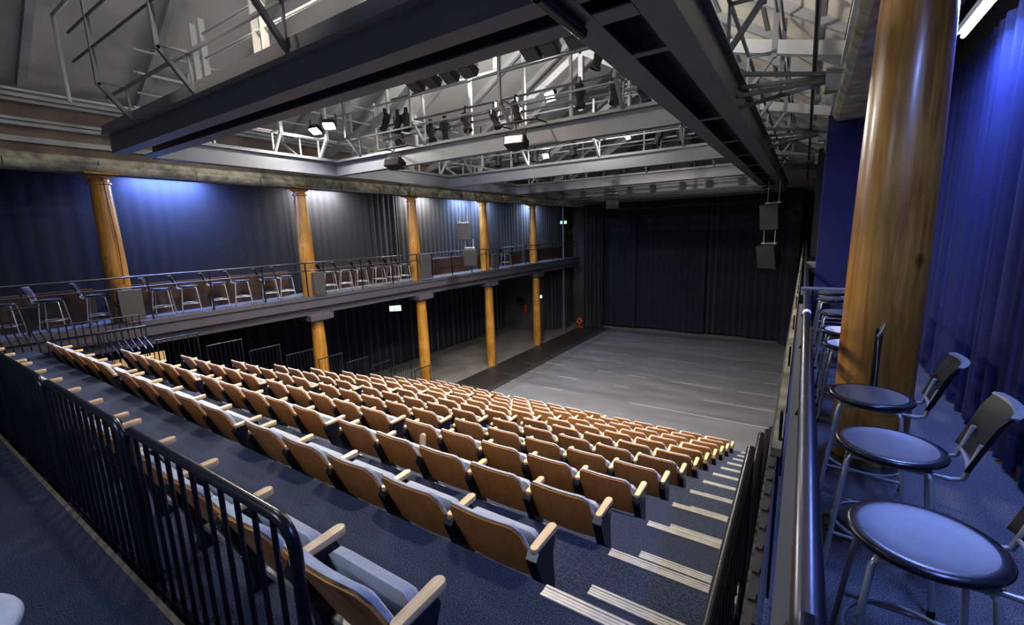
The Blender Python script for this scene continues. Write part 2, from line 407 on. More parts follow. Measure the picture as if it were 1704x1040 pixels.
# ------------------------------------------------------------------ curtains
def curtain(name, p, q, z0, z1, amp, wl, mat, label, group=None, seed=1, jit=.35, gather=None):
    rnd = random.Random(seed); p = Vector(p); q = Vector(q); L = (q-p).length; d = (q-p).normalized(); n = Vector((-d.y, d.x))
    # irregular fold phase
    N = max(8, int(L/wl*8)); ph = []; a = 0
    for i in range(N+1):
        ph.append(a); a += 2*PI/8*(1+jit*rnd.uniform(-1, 1))
    am = [rnd.uniform(.45, 1.3) for _ in range(N+2)]
    am = [(am[i]+am[max(i-1,0)]+am[min(i+1,N)])/3 for i in range(N+1)]
    def f(u, v, off=0.):
        i = min(N, int(round(u*N)))
        g = 1.
        if gather: g = gather(u)
        o = amp*am[i]*g*(math.sin(ph[i])+.25*math.sin(2.3*ph[i]+1))*(1-.35*v)+off
        w = p+d*(L*u)+n*o
        return (w.x, w.y, z0+(z1-z0)*v)
    b = MB(); b.slab(lambda u, v: f(u, v), lambda u, v: f(u, v, .012), N, 5)
    return single(name, b, mat, label, 'curtain', (p.x, p.y, z0), group, ang=80)
XC = -13.4
bays = [(-3, 3.38, 'dark curtain on the left gallery before the nearest column'), (3.38, 7.88, 'curtain washed blue by a tube between the nearest and second left gallery columns'),
        (7.88, 12.37, 'curtain lit white at its top between the second and third left gallery columns'), (12.37, 16.87, 'curtain behind the hanging loudspeaker pair between third and fourth left gallery columns'),
        (16.87, 21.37, 'blue-lit curtain between the fourth and farthest left gallery columns'), (21.37, 26.5, 'curtain beyond the farthest left gallery column beside the upper exit sign')]
for i, (y0, y1, lb) in enumerate(bays):
    curtain('stage_curtain', (XC, y0), (XC, y1), .02, 3.3, .05, .30 if i < 2 else .26, M['curtain'], lb, 'curtains of the left gallery', seed=i+3,
            gather=(lambda u: .10+2.2*max(0, u-.6)) if i in (2,) else (lambda u: .06) if i < 2 else (lambda u: .2))
curtain('stage_curtain', (1.27, 9), (1.27, -2.6), .02, 3.3, .055, .20, M['curtainside'], 'deep blue pleated curtain along the right gallery behind the bar stools', None, seed=21, jit=.25)
curtain('stage_curtain', (1.35, 12.5), (.12, 12.5), .02, 3.32, .02, .4, M['curtain'], 'dark curtain across the far right gallery beyond the blue panel', None, seed=22)
b = MB(); b.box(.17, 1.2, 8.6, 8.66, .02, 3.28); single('fabric_panel', b, M['curtainside'], 'flat blue fabric panel closing the right gallery behind the farthest stools', 'panel', (.7, 8.6, 0), bevel=.01)
# back drape in overlapping widths
for i in range(5):
    x0 = -10.95+i*2.06
    curtain('stage_drape', (x0, 27.7+.2*(i % 2)), (x0+2.12, 27.7+.2*(i % 2)), ZS+.12, 3.35, .07, .36, M['backdrop'],
            ['first width from the left of the black back drape', 'second width from the left of the black back drape', 'middle width of the black back drape', 'fourth width from the left of the black back drape', 'gathered right-hand width of the black back drape under the speakers'][i], 'black back drape', seed=40+i, gather=(lambda u: .5) if i < 3 else (lambda u: 1.2))
curtain('stage_drape', (-12.0, 26.9), (-10.85, 27.25), ZS+.05, 3.3, .10, .27, M['backdrop'], 'narrow black leg curtain standing at the left corner of the stage', None, seed=50)
curtain('stage_drape', (-.85, 27.4), (-.3, 26.3), ZS+.05, 3.3, .09, .25, M['backdrop'], 'narrow black leg curtain at the right corner of the stage', None, seed=51)
curtain('stage_curtain', (-16.7, .6), (-16.7, 24.4), ZS+.03, -.2, .06, .45, M['curtain'], 'long dark curtain on the wall under the left gallery', None, seed=60)
curtain('stage_curtain', (-13.6, 24.9), (-12.9, 26.6), ZS+.03, -.2, .06, .3, M['curtain'], 'short dark curtain beside the grey pole under the gallery end', None, seed=61)

# ------------------------------------------------------------------ raked seating tiers
for k in range(1, NROW+1):
    y0 = rowy(k) if k > 1 else .60; y1 = rowy(k+1); z = rowz(k)
    b = MB(); b.box(-10.95, XR, y0, y1, ZS+.0, z) if False else b.box(-10.95, XA, y0, y1, z-.40, z)
    o = struct('floor_tier', b, M['carpet'], bevel=.0)
    b = MB(); b.box(XA, XR, y0, y1, z-.40, z); o = struct('floor_aisle', b, M['carpet'])
b = MB(); b.box(-10.95, XR, rowy(NROW+1)-.06, rowy(NROW+1), ZS, rowz(NROW)-.4); struct('wall_tier_front', b, M['wallb'])
# step boxes and ribbed nosings in the right aisle
def nosing(x0, x1, y, z, label):
    b = MB()
    for j in range(4): b.box(x0, x1, y-.072+j*.019, y-.072+j*.019+.013, z, z+.007+(.002 if j in (0, 3) else 0))
    b.box(x0, x1, y-.074, y+.004, z, z+.005); b.box(x0, x1, y, y+.005, z-.045, z+.005)
    single('stair_nosing', b, M['alu'], label, 'stair nosing', ((x0+x1)/2, y, z), 'aluminium nosings of the right aisle', smooth=False)
for k in range(1, NROW+1):
    y1 = rowy(k+1); z = rowz(k)
    nosing(XA+.02, XR+.01, y1, z, 'ribbed aluminium nosing on the edge of the %s aisle landing from the top' % ORD[k])
    zz = z-.174
    b = MB(); b.box(XA+.13, XR, y1+.006, y1+.30, z-.348, zz)
    single('step_box', b, M['carpet'], 'carpeted half step below the %s aisle landing from the top' % ORD[k], 'step', (-.6, y1+.15, z-.348), 'half steps of the right aisle', smooth=False)
    nosing(XA+.14, XR+.01, y1+.30, zz, 'ribbed aluminium nosing on the half step below the %s aisle landing' % ORD[k])

# ------------------------------------------------------------------ theatre seats
W = .268
def shell_y(u, v):                       # u -1..1 across, v 0..1 up
    return .225-.185*v-.022*(1-u*u)
def top_z(u):                            # rounded upper corners
    a = abs(u); return .632-.010*(1-u*u)*0-(.060*max(0, (a-.76)/.24)**2.2)
def halfw(v): return W*(1.0-.075*v)
def sp(u, v, off, grow=0.):
    z = .215+(top_z(u)+grow-.215)*v
    vv = (z-.215)/(.632-.215)
    return (u*(halfw(vv)+grow*.4), shell_y(u, vv)+off, z)
t = bpy.data.objects.new('theatre_seat', None); COL.objects.link(t); t.empty_display_size = .1
tag(t, 'x', 'seat', 'raked theatre seats')
b = MB(); b.slab(lambda i, j: sp(2*i-1, j, 0), lambda i, j: sp(2*i-1, j, .016), 14, 8); link('backrest', b, M['ply'], t)
def cush(i, j, back):
    u = 2*i-1
    e = min(1, 7*min(i, 1-i)+.0, 5*min(j, 1-j)) ** .5
    return sp(u*.985, .04+.96*j, .016+(0 if back else .022+.030*e), .013)
b = MB(); b.slab(lambda i, j: cush(i, j, True), lambda i, j: cush(i, j, False), 14, 8); link('back_cushion', b, M['fabric'], t, ang=70)
# tipped-up seat pad: rounded slab, plywood pan on its underside
def pad(i, j, front):
    u = 2*i-1; e = min(1, 8*min(i, 1-i), 6*min(j, 1-j)) ** .5
    cz = min(1, (1-abs(u))/.18); z0, z1 = .205, .480
    z = z0+(z1-z0)*j-(.03*(1-cz)**2 if j > .5 else 0)
    y = .345-.085*j
    y += (.022+.022*e) if front else -(.020+.016*e)
    return (u*.245, y, z)
b = MB(); b.slab(lambda i, j: pad(i, j, False), lambda i, j: pad(i, j, True), 14, 8); link('seat_cushion', b, M['fabric'], t, ang=70)
b = MB(); b.slab(lambda i, j: (.19*(2*i-1), .372-.075*j, .235+.20*j), lambda i, j: (.19*(2*i-1), .384-.075*j, .235+.20*j), 4, 2); link('seat_pan', b, M['ply'], t)
def armrest_mb(x):
    b = MB(); n = 8; pts = []
    for k in range(n+1):
        a = PI*k/n; pts.append((x+.030*math.cos(a), .335+.030*math.sin(a)))
    for k in range(n+1):
        a = PI+PI*k/n; pts.append((x+.026*math.cos(a), .130+.026*math.sin(a)))
    zf = lambda y: .475+.03*(y-.1)
    N = len(pts); vs = []
    for s, d in ((.88, -.016), (1, -.010), (1, .010), (.86, .017)):
        for px, py in pts:
            cx, cy = x, .235; vs.append((cx+(px-cx)*s, cy+(py-cy)*(s if s == 1 else .985), zf(py)+d))
    fs = [tuple(reversed(range(N))), tuple(range(3*N, 4*N))]
    for r_ in range(3):
        for k in range(N): fs.append((r_*N+k, r_*N+(k+1) % N, (r_+1)*N+(k+1) % N, (r_+1)*N+k))
    return b.add(vs, fs)
def stanchion_mb(x):
    b = MB(); w = .034
    b.prism([(.088,.435),(.12,.47),(.30,.465),(.31,.44),(.28,.36),(.31,.05),(.40,.012),(.40,0),(.19,0),(.19,.012),(.205,.05),(.178,.20)], 'X', x-w, x+w)
    b.cur = 1
    for (y, z) in ((.100,.42),(.182,.20)): b.tube([(x-.012,y-.012,z),(x-.012,y+.03,z)], .007, 8); b.tube([(x+.014,y-.012,z),(x+.014,y+.03,z)], .007, 8)
    b.tube([(x+w,.30,.10),(x+w+.012,.30,.10)], .012, 8)
    return b
P = .602
arm_l = link('armrest', armrest_mb(-P/2), M['arm'], t); st_l = link('stanchion', stanchion_mb(-P/2), [M['black'], M['chrome']], t)
b = MB(); b.box(-P/2+.035, P/2-.036, .225, .25, .118, .15); link('lit_floor_strip', b, M['alu'], t)  # pale strip standing for the lit floor glimpsed under the seat
arm_r = armrest_mb(P/2); st_r = stanchion_mb(P/2)
proto = t; first = True
me_ar = me_sr = None; ends = []
B = 3.27; XS0 = -1.683
for k in range(1, NROW+1):
    for bl in range(3):
        for i in range(5):
            xl = XS0-bl*B-i*P; x = xl+.253
            n = bl*5+i+1
            lab = 'tipped-up theatre seat in the %s row from the top, %s from the right aisle' % (ORD[k], ORD[n])
            loc = (x+(.06 if k == 1 else 0), rowy(k)-(.085 if k == 1 else 0), rowz(k))
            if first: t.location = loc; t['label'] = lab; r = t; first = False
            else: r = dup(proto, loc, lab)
            if i == 0:
                if me_ar is None:
                    a = link('armrest', arm_r, M['arm'], None, (0,0,0)); s_ = link('stanchion', st_r, [M['black'], M['chrome']], None, (0,0,0))
                    me_ar, me_sr = a.data, s_.data
                    bpy.data.objects.remove(a); bpy.data.objects.remove(s_)
                # end of a block: its own right armrest and standard (skip on the source so copies stay clean)
                ends.append(r)
for o in ends:
    for nm_, me in (('armrest', me_ar), ('stanchion', me_sr)):
        c = bpy.data.objects.new(nm_, me); COL.objects.link(c); c.parent = o
# one armrest left standing upright in the third row
for o in COL.objects:
    if o.get('label', '').startswith('tipped-up theatre seat in the third row from the top, third from'):
        o['label'] = 'theatre seat with an upright armrest in the third row, third from the aisle'
        for c in o.children:
            if c.name.startswith('armrest'):
                mt = Matrix.Rotation(R(78), 3, 'X'); p = Vector((0, .15, .47)); c.location = p-mt@p; c.rotation_euler = (R(78), 0, 0)
# ------------------------------------------------------------------ black fence behind the top row
def fence_panel(x0, x1, y, z0, z1, label, sp_=.120, group='black fence panels behind the top row'):
    t = thing('fence_panel', label, 'fence', ((x0+x1)/2, y, z0), group)
    r = .10; b = MB(); pts = [(x0, y, z0)]
    for k in range(7): a = PI-PI/2*k/6; pts.append((x0+r+r*math.cos(a), y, z1-r+r*math.sin(a)))
    for k in range(7): a = PI/2-PI/2*k/6; pts.append((x1-r+r*math.cos(a), y, z1-r+r*math.sin(a)))
    pts.append((x1, y, z0)); b.tube(pts, .021, 14); link('frame', b, M['black'], t)
    b = MB(); b.bar((x0, y, z0+.07), (x1, y, z0+.07), .02, .035); link('bottom_rail', b, M['black'], t)
    n = int(round((x1-x0)/sp_)); 
    for k in range(1, n):
        x = x0+(x1-x0)*k/n; b = MB(); b.tube([(x, y, z0+.07), (x, y, z1-.005 if r < x-x0 and r < x1-x else z1-.03)], .0105, 8); link('bar', b, M['black'], t)
    return t
FY = .665; fx = -1.30
for i in range(7):
    w = 1.46
    fence_panel(fx-w, fx, FY, -.17, .79, ['black barred fence panel nearest the camera, behind the end seats of the top row', 'black barred fence panel second from the camera', 'black barred fence panel third from the camera', 'black barred fence panel fourth from the camera', 'black barred fence panel fifth from the camera', 'black barred fence panel sixth from the camera', 'black barred fence panel farthest from the camera'][i])
    fx -= w+.075

# ------------------------------------------------------------------ stair guards (one per tier) on both sides
def guard(x, k, label, group, y0=None, h=.86, n=8):
    y0 = rowy(k)-.03 if y0 is None else y0; y1 = y0+.81; z = rowz(k); zt = z+h
    t = thing('stair_guard', label, 'railing', (x, (y0+y1)/2, z), group)
    b = MB(); b.tube([(x, y0, zt), (x, y1, zt)], .017, 10); link('handrail', b, M['black'], t)
    for y in (y0+.02, y1-.02): b = MB(); b.tube([(x, y, z-.05), (x, y, zt)], .014, 8); link('post', b, M['black'], t)
    for j in range(1, n):
        y = y0+.81*j/n; b = MB(); b.tube([(x, y, z), (x, y, zt)], .0065, 6); link('bar', b, M['black'], t)
for k in range(3, 13): guard(-11.55, k, 'thin black stair guard at the %s tier from the top, left stair' % ORD[k], 'guards of the left stair')
def guard_r(k, y0, y1, zt):
    x = -.17; t = thing('stair_guard', 'black stair guard at the %s tier from the top, right aisle' % ORD[k], 'railing', (x, (y0+y1)/2, rowz(k)), 'guards of the right aisle')
    b = MB(); b.tube([(x, y0, zt), (x, y1, zt)], .022, 14); link('handrail', b, M['black'], t)
    for y in (y0+.03, y1-.02): b = MB(); b.tube([(x, y, rowz(k)-.3), (x, y, zt)], .022, 10); link('post', b, M['black'], t)
    n = int((y1-y0)/.1)
    for j in range(1, n):
        y = y0+(y1-y0)*j/n; b = MB(); b.tube([(x, y, rowz(k)-.05), (x, y, zt)], .010, 6); link('bar', b, M['black'], t)
guard_r(1, .95, 2.64, .45)
for k in range(3, 10): guard_r(k, rowy(k)+.02, rowy(k+1)+.02, rowz(k)+1.0)

# left stair: landings and the bent-bar fences at its top
for k in range(1, NROW+1):
    b = MB(); b.box(-11.6, -10.95, rowy(k) if k > 1 else .6, rowy(k+1), rowz(k)-.40, rowz(k)); struct('floor_left_stair', b, M['carpet'])
def bent_guard(x0, y0, x1, y1, z0, z1, n, label, lean):
    t = thing('bent_guard', label, 'railing', (x0, y0, z0), 'bent-bar guards at the top of the left stair')
    b = MB(); b.tube([(x0, y0, z1), (x1, y1, z1)], .014, 8); link('handrail', b, M['black'], t)
    for j in range(n+1):
        u = j/n; x = x0+(x1-x0)*u; y = y0+(y1-y0)*u; zm = z0+(z1-z0)*.45
        b = MB(); b.tube([(x+lean, y, z0), (x+lean, y, zm-.12), (x, y, zm+.12), (x, y, z1)], .010, 6); link('bar', b, M['black'], t)
bent_guard(-11.75, .75, -11.75, 2.0, -.3, .62, 12, 'black guard of bent bars at the head of the left stair, nearest the camera', .5)
bent_guard(-11.75, 2.05, -11.75, 3.4, -.75, .22, 12, 'black guard of bent bars below the gallery box at the left stair', .5)
b = MB(); b.box(-12.14, -12.08, 2.75, 3.85, -.95, -.72); single('wood_board', b, M['arm'], 'bare orange wood board behind the left stair guard', 'board', (-12.1, 3.3, -.95))

# ------------------------------------------------------------------ gallery railings
def slat_mesh(x, y0, y1, z0, z1):
    b = MB(); n = int((z1-z0)/.030)
    for j in range(n+1):
        z = z0+(z1-z0)*j/n; b.box(x-.004, x+.004, y0, y1, z-.007, z+.007)
    y = y0+.02
    while y < y1: b.box(x-.004, x+.004, y-.004, y+.004, z0, z1); y += .16
    return b
t = thing('gallery_railing', 'long dark steel railing with two rails along the left gallery', 'railing', (-12.2, 14, 0))
b = MB(); b.tube([(-12.2, .3, 1.0), (-12.2, 26.4, 1.0)], .022, 10); link('top_rail', b, M['rail'], t)
b = MB(); b.tube([(-12.2, .3, .77), (-12.2, 26.4, .77)], .016, 10); link('mid_rail', b, M['rail'], t)
PY = [.7, 1.85, 3.13, 3.79, 5.04, 6.32, 7.58, 8.16, 9.54, 10.86, 12.1, 12.9, 14.09, 15.4, 16.5, 17.4, 18.71, 19.97, 21.3, 23.02, 24.2, 25.17, 26.3]
for y in PY:
    b = MB(); b.bar((-12.2, y, -.05), (-12.2, y, 1.0), .035, .022); link('post', b, M['black'], t)
M['slat'] = plain('brown_slats', (.085, .050, .036), .6, noise=.2, nscale=9)
for i, (y0, y1) in enumerate(((-2, 3.1), (3.6, 7.6), (8.1, 12.1), (12.6, 16.6), (17.1, 21.1), (21.6, 26.3))):
    b = slat_mesh(-13.18, y0, y1, .06, .72); b.box(-13.215, -13.195, y0, y1, .0, .74); b.box(-13.215, -13.165, y0, y1, .73, .76)
    single('slatted_dado', b, M['slat'], 'brown slatted dado behind the stools, %s bay of the left gallery from the camera' % ORD[i+1], 'panelling', (-13.2, (y0+y1)/2, 0), 'slatted dados of the left gallery', smooth=False)
t = thing('gallery_railing', 'right gallery railing with a thick steel handrail beside the camera', 'railing', (.05, 6, 0))
b = MB(); b.tube([(.052, .80, .955), (.052, .83, .985), (.052, 5.25, .985)], [.024, .0285, .0285], 24); link('handrail', b, M['rail'], t)
b = MB(); b.tube([(.05, 5.25, .985), (.05, 5.6, .985)], .02, 16); b.tube([(.05, 5.6, .985), (.05, 9.2, .985)], .0275, 20); b.tube([(.05, 9.3, .985), (.05, 26, .985)], .024, 14); link('handrail', b, M['rail'], t)
b = MB(); b.tube([(.052, 4.05, .985), (.052, 4.17, .985)], .0292, 20, cap=False); link('tape_band', b, M['white'], t)['label'] = 'white tape wrapped round the handrail'
b = MB(); b.box(-.004, .032, .82, 5.2, .885, .897); b.box(-.004, .004, .82, 5.2, .85, .89); link('flat_bar', b, M['reflblue_paint'], t)
b = MB(); b.box(-.055, -.02, 2.0, 26, .74, .775); link('mid_rail', b, M['plate'], t)
PR = [.9, 2.1, 3.3, 4.5, 5.7, 6.9, 8.1, 9.3, 11, 13, 15, 17, 19, 21, 23]
for y in PR: b = MB(); b.bar((-.03, y, -.05), (-.03, y, .9), .03, .012); b.bar((.02, y, .895), (.05, y, .965), .014, .012); link('post', b, M['black'], t)
for y0, y1 in zip(PR[:-1], PR[1:]):
    b = MB(); n = 22
    for j in range(n): z = .03+j*.032; b.box(-.062, -.038, y0+.02, y1-.02, z, z+.012)
    yy = y0+.05
    while yy < y1: b.box(-.06, -.042, yy, yy+.03, .03, .72); yy += .11
    link('expanded_mesh', b, M['mesh'], t, smooth=False)
# music-stand-like rail fitting on the far right rail
t = thing('rail_shelf', 'small blue-grey shelf clamped across the right handrail', 'shelf', (.2, 5.6, .95))
b = MB(); b.box(-.0, .42, 5.52, 5.68, 1.0, 1.015); link('shelf_board', b, M['seatgrey'], t)
b = MB(); b.tube([(.05, 5.6, .9), (.05, 5.6, 1.0)], .014, 8); b.box(.0, .1, 5.56, 5.64, .94, 1.0); link('clamp', b, M['tube'], t)

t = thing('junction_box', 'small blue box clamped on the far right handrail beyond the shelf', 'box', (.16, 9.25, .9))
b = MB(); b.box(.06, .30, 9.2, 9.32, .93, 1.03); link('body', b, M['reflblue_paint'], t, bevel=.008)
b = MB(); b.box(.03, .08, 9.22, 9.30, .95, 1.01); link('clamp', b, M['black'], t)
# ------------------------------------------------------------------ bar stools
def stool_proto():
    t = bpy.data.objects.new('bar_stool', None); COL.objects.link(t); t.empty_display_size = .1
    tag(t, 'x', 'stool')
    b = MB(); b.lathe([(.0001, .632), (.19, .632), (.203, .640), (.207, .650), (.203, .660), (.188, .665), (.172, .6645)], 48, cap=False); b.cur = 1
    b.lathe([(.172, .6645), (.165, .6625), (.10, .657), (.0001, .655)], 48, cap=False); link('seat', b, [M['black'], M['seatgrey']], t, ang=60)
    for sx in (-1, 1):
        for sy in (-1, 1):
            b = MB(); b.tube([(sx*.10, sy*.10, .622), (sx*.128, sy*.128, .618), (sx*.142, sy*.142, .595), (sx*.17, sy*.17, .3), (sx*.195, sy*.195, .012)], .0105, 10)
            l = link('leg', b, M['tube'], t)
            b = MB(); b.lathe([(.014, 0), (.015, .012), (.012, .03)], 10, (sx*.196, sy*.196, 0)); link('foot_cap', b, M['blackm'], l, base=(0,0,0))
    for sy in (-1, 1): b = MB(); b.tube([(-.13, sy*.14, .618), (.13, sy*.14, .618)], .0095, 8); link('seat_rail', b, M['tube'], t)
    b = MB(); pts = [(.185*math.cos(2*PI*k/28), .185*math.sin(2*PI*k/28), .24) for k in range(28)]; b.tube(pts, .008, 8, closed=True)
    b.tube([(-.175, -.175, .23), (.175, -.175, .23)], .008, 8); b.tube([(-.175, .175, .23), (.175, .175, .23)], .008, 8); link('foot_ring', b, M['tube'], t)
    b = MB()
    for s in (-1, 1): b.tube([(.06, s*.12, .622), (.20, s*.125, .612), (.235, s*.125, .625), (.250, s*.12, .68), (.275, s*.115, .78)], .010, 10)
    b.tube([(.246, -.12, .665), (.255, 0, .66), (.246, .12, .665)], .008, 8)
    link('back_tube', b, M['tube'], t)
    def fb(u, v, o): 
        w = 2*u-1; return (.228+.085*v+.035*(1-w*w)+o+.014*max(0, v-.8)/.2, w*(.175-.012*(1-v)), .672+.255*v)
    b = MB(); b.slab(lambda u, v: fb(u, v, 0), lambda u, v: fb(u, v, .014), 12, 6); bk = link('backrest', b, M['back'], t)
    b = MB(); b.slab(lambda u, v: fb(u, .985+.04*v, -.006), lambda u, v: fb(u, .985+.04*v, .022), 12, 1); link('top_rim', b, M['seatgrey'], bk, base=(0,0,0))
    return t
sp0 = stool_proto()
XRt = .395
right = [(1.81, 'black-rimmed bar stool nearest the camera on the right gallery', 0), (2.55, 'second bar stool from the camera, in front of the thick right column', -.12), (3.27, 'bar stool touching the near side of the thick right column', -.12),
         (4.62, 'bar stool with a seat coloured as lit white just beyond the thick right column', 0), (5.22, 'second bar stool with its seat coloured as lit white, beyond the thick right column', 0), (6.3, 'third bar stool beyond the thick right column', 0), (7.45, 'second farthest bar stool of the right gallery', 0), (8.1, 'farthest bar stool of the right gallery, at the blue panel', 0)]
for i, (y, lb, rz) in enumerate(right):
    if i == 0: sp0.location = (XRt, y, 0); sp0['label'] = lb; sp0['group'] = 'bar stools on the right gallery'
    else:
        o = dup(sp0, (XRt, y, 0), lb, 'bar stools on the right gallery', rz)
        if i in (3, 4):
            c = [q for q in o.children if q.name.split('.')[0] == 'seat'][0]; c.data = c.data.copy(); c.data.materials[1] = M['whitelit']
left = [1.55, 2.2, 2.9, 4.05, 4.62, 5.28, 5.86, 6.6, 7.1, 8.5, 9.1, 9.75, 10.5, 11.15, 11.7, 18.6]
for i, y in enumerate(left):
    bay = 'before the nearest column' if i < 3 else 'between the nearest and second columns' if i < 9 else 'between the second and third columns' if i < 15 else 'beyond the fourth column'
    n = (i, i-3, i-9, 0)[0 if i < 3 else 1 if i < 9 else 2 if i < 15 else 3]
    lb = ('%s bar stool on the left gallery %s' % (['first', 'second', 'third', 'fourth', 'fifth', 'sixth'][n], bay)) if i < 15 else 'lone bar stool on the left gallery beyond the fourth column'
    dup(sp0, (-12.6, y+.1, 0), lb, 'bar stools on the left gallery', R(-112)+random.uniform(-.12, .12))
# pale stool at the camera's feet
o = dup(sp0, (-1.86, -.06, 0), 'pale round stool cut off at the lower left corner of the photo', None, R(-100))
del o['group']
M['seatpale'] = plain('pale_seat', (.33, .37, .42), .7, noise=.06, nscale=30)
for c in o.children:
    if c.name.startswith('seat.') or c.name == 'seat':
        c.data = c.data.copy(); c.data.materials[0] = M['seatpale']; c.data.materials[1] = M['seatpale']

# grey boards / boxes hung on the left railing at the columns
for y0, y1, z0, z1, lb in ((3.2, 3.62, .07, .74, 'grey board hung on the left railing at the nearest column'), (7.72, 8.08, .07, .72, 'grey board on the left railing at the second column'),
                           (12.2, 12.7, .06, 1.0, 'tall dark board on the left railing at the third column'), (16.8, 17.3, .06, .76, 'grey board on the left railing at the fourth column')):
    t = thing('loudspeaker_cabinet', lb, 'loudspeaker', (-12.12, (y0+y1)/2, z0), 'grey cabinets on the left railing')
    b = MB(); b.box(-12.17, -12.05, y0, y1, z0, z1); link('body', b, M['greybox'], t, bevel=.012)
    b = MB(); b.box(-12.21, -12.17, y0+.1, y0+.14, z1-.2, z1-.05); b.box(-12.21, -12.17, y1-.14, y1-.1, z1-.2, z1-.05); link('hook', b, M['black'], t)
# cable coil on the nearest column
b = MB()
for k in range(4):
    pts = [(XL+.245+.01*k, 3.22+.10*math.cos(a)+.02*k, .62+.22*math.sin(a)-.02*k) for a in [2*PI*j/24 for j in range(24)]]
    b.tube(pts, .007, 6, closed=True)
b.tube([(XL+.23, 3.42, .85), (XL+.225, 3.44, 1.6), (XL+.20, 3.42, 2.4), (XL+.20, 3.40, 3.1), (XL+.27, 3.35, 3.4)], .008, 6)
single('cable_coil', b, M['cable'], 'black cable coil hanging on the nearest left gallery column', 'cable', (XL+.24, 3.3, .4))

# ------------------------------------------------------------------ steel grid
def channel_x(y0, y1, label, name='steel_beam', x0=-10.65, x1=-1.75, double=False, h=.34):
    t = thing(name, label, 'beam', ((x0+x1)/2, y0, BZ), 'cross beams of the steel grid')
    b = MB(); b.box(x0, x1, y0, y0+.22 if double else y1, BZ, BZ+.018); link('bottom_flange', b, M['steel'], t)
    b = MB(); b.box(x0, x1, y0+.005 if not double else y0+.01, y0+.03, BZ+.015, BZ+h-.02); link('web', b, M['steel'], t)
    if double:
        b = MB(); b.box(x0, x1, y1-.22, y1, BZ, BZ+.018); link('bottom_flange', b, M['steel'], t)
        b = MB(); b.box(x0, x1, y1-.03, y1-.01, BZ+.015, BZ+h-.02); link('web', b, M['steel'], t)
        b = MB(); b.box(x0, x1, y0-.10, y1+.02, BZ+h-.10, BZ+h-.06); b.box(x0, x1, y0-.08, y0+.03, BZ+h-.06, BZ+h+.06); link('top_flange', b, M['steel'], t)
    else:
        b = MB(); b.box(x0, x1, y0-.10, y1+.02, BZ+h-.02, BZ+h); b.box(x0, x1, y0-.05, y0-.0, BZ+h, BZ+h+.05); link('top_flange', b, M['steel'], t)
    return t
channel_x(3.12, 3.78, 'big dark double beam crossing the hall close overhead', double=True, h=.40, x1=-1.2)
for i, y in enumerate(YC[1:]):
    channel_x(y-.08, y+.10, ['grey cross beam second from the camera, with lamps hung on it', 'grey cross beam third from the camera', 'grey cross beam fourth from the camera', 'grey cross beam farthest from the camera'][i])
channel_x(25.0, 25.15, 'last grey beam of the grid just before the back drape')
def long_beam(x0, x1, label, name='steel_beam', double=False, y0=-2.5, y1=27):
    t = thing(name, label, 'beam', ((x0+x1)/2, 12, BZ), 'long beams of the steel grid'); h = .36
    b = MB()
    if double:
        b.box(x0, x0+.26, y0, y1, BZ-.004, BZ+.014); b.box(x1-.26, x1, y0, y1, BZ-.004, BZ+.014); link('bottom_flange', b, M['steel'], t)
        b = MB(); b.box(x0+.02, x0+.04, y0, y1, BZ+.014, BZ+h); b.box(x1-.04, x1-.02, y0, y1, BZ+.014, BZ+h); link('web', b, M['steel'], t)
        b = MB(); b.box(x0-.02, x1+.06, y0, y1, BZ+h, BZ+h+.02); link('top_flange', b, M['steel'], t)
        for y in [4.6, 7.88, 10.2, 12.37, 14.6, 16.87, 19.1, 21.37]:
            b = MB(); b.box(x0, x1, y-.05, y+.05, BZ-.002, BZ+.012); link('batten', b, M['steel'], t)
    else:
        b.box(x0, x1, y0, y1, BZ, BZ+.018); link('bottom_flange', b, M['steel'], t)
        b = MB(); b.box(x1-.03, x1-.01, y0, y1, BZ+.018, BZ+h-.02); link('web', b, M['steel'], t)
        b = MB(); b.box(x0, x1+.08, y0, y1, BZ+h-.02, BZ+h); b.box(x1, x1+.05, y0, y1, BZ+h, BZ+h+.05); link('top_flange', b, M['steel'], t)
    return t
long_beam(-10.85, -10.62, 'grey long beam of the grid beside the left wall plate', y0=3.8)
long_beam(-1.78, -.93, 'dark double long beam overhead running to the stage on the right', double=True)
# black pipe clamp across the near beam
b = MB(); b.tube([(-1.65, 2.95, 3.275), (-1.65, 3.68, 3.275)], .05, 12); single('pipe_stub', b, M['black'], 'short black pipe clamped under the big near beam', 'pipe', (-2.4, 3.4, BZ-.06))

# outrigger guard rails over the beams
def rail_bridge(y, xs, label, out=-.35, ztop=5.1, dark=True):
    t = thing('catwalk_railing', label, 'railing', (sum(xs)/len(xs), y, BZ+.38), 'catwalk railings on the cross beams')
    for x in xs:
        b = MB(); b.bar((x, y, BZ+.34), (x, y+out, BZ+.80), .055, .055); b.bar((x, y+out, BZ+.76), (x, y+out, ztop), .055, .055); link('outrigger_post', b, M['steel'], t)
        b = MB(); b.bar((x, y, BZ+.34), (x, y, BZ+.84), .03, .03); b.bar((x, y, BZ+.82), (x, y+out, BZ+.82), .03, .03); link('brace', b, M['steel'], t)
    x0, x1 = min(xs)-.9, max(xs)+.6
    b = MB(); b.bar((x0, y, BZ+.82), (x1, y, BZ+.82), .04, .035); link('inner_rail', b, M['steel'], t)
    b = MB(); b.tube([(x0, y+out, 4.62), (x1, y+out, 4.62)], .02, 8); b.tube([(x0, y+out, 5.05), (x1, y+out, 5.05)], .02, 8); link('outer_rail', b, M['steel'], t)
rail_bridge(3.03, [-9.19, -6.97, -4.76, -2.55], 'dark outrigger railing on the big near beam', -.35, 5.9)
rail_bridge(7.78, [-9.55, -7.31, -4.99, -2.74], 'grey outrigger railing on the second cross beam, among the spotlights', -.40, 5.2)
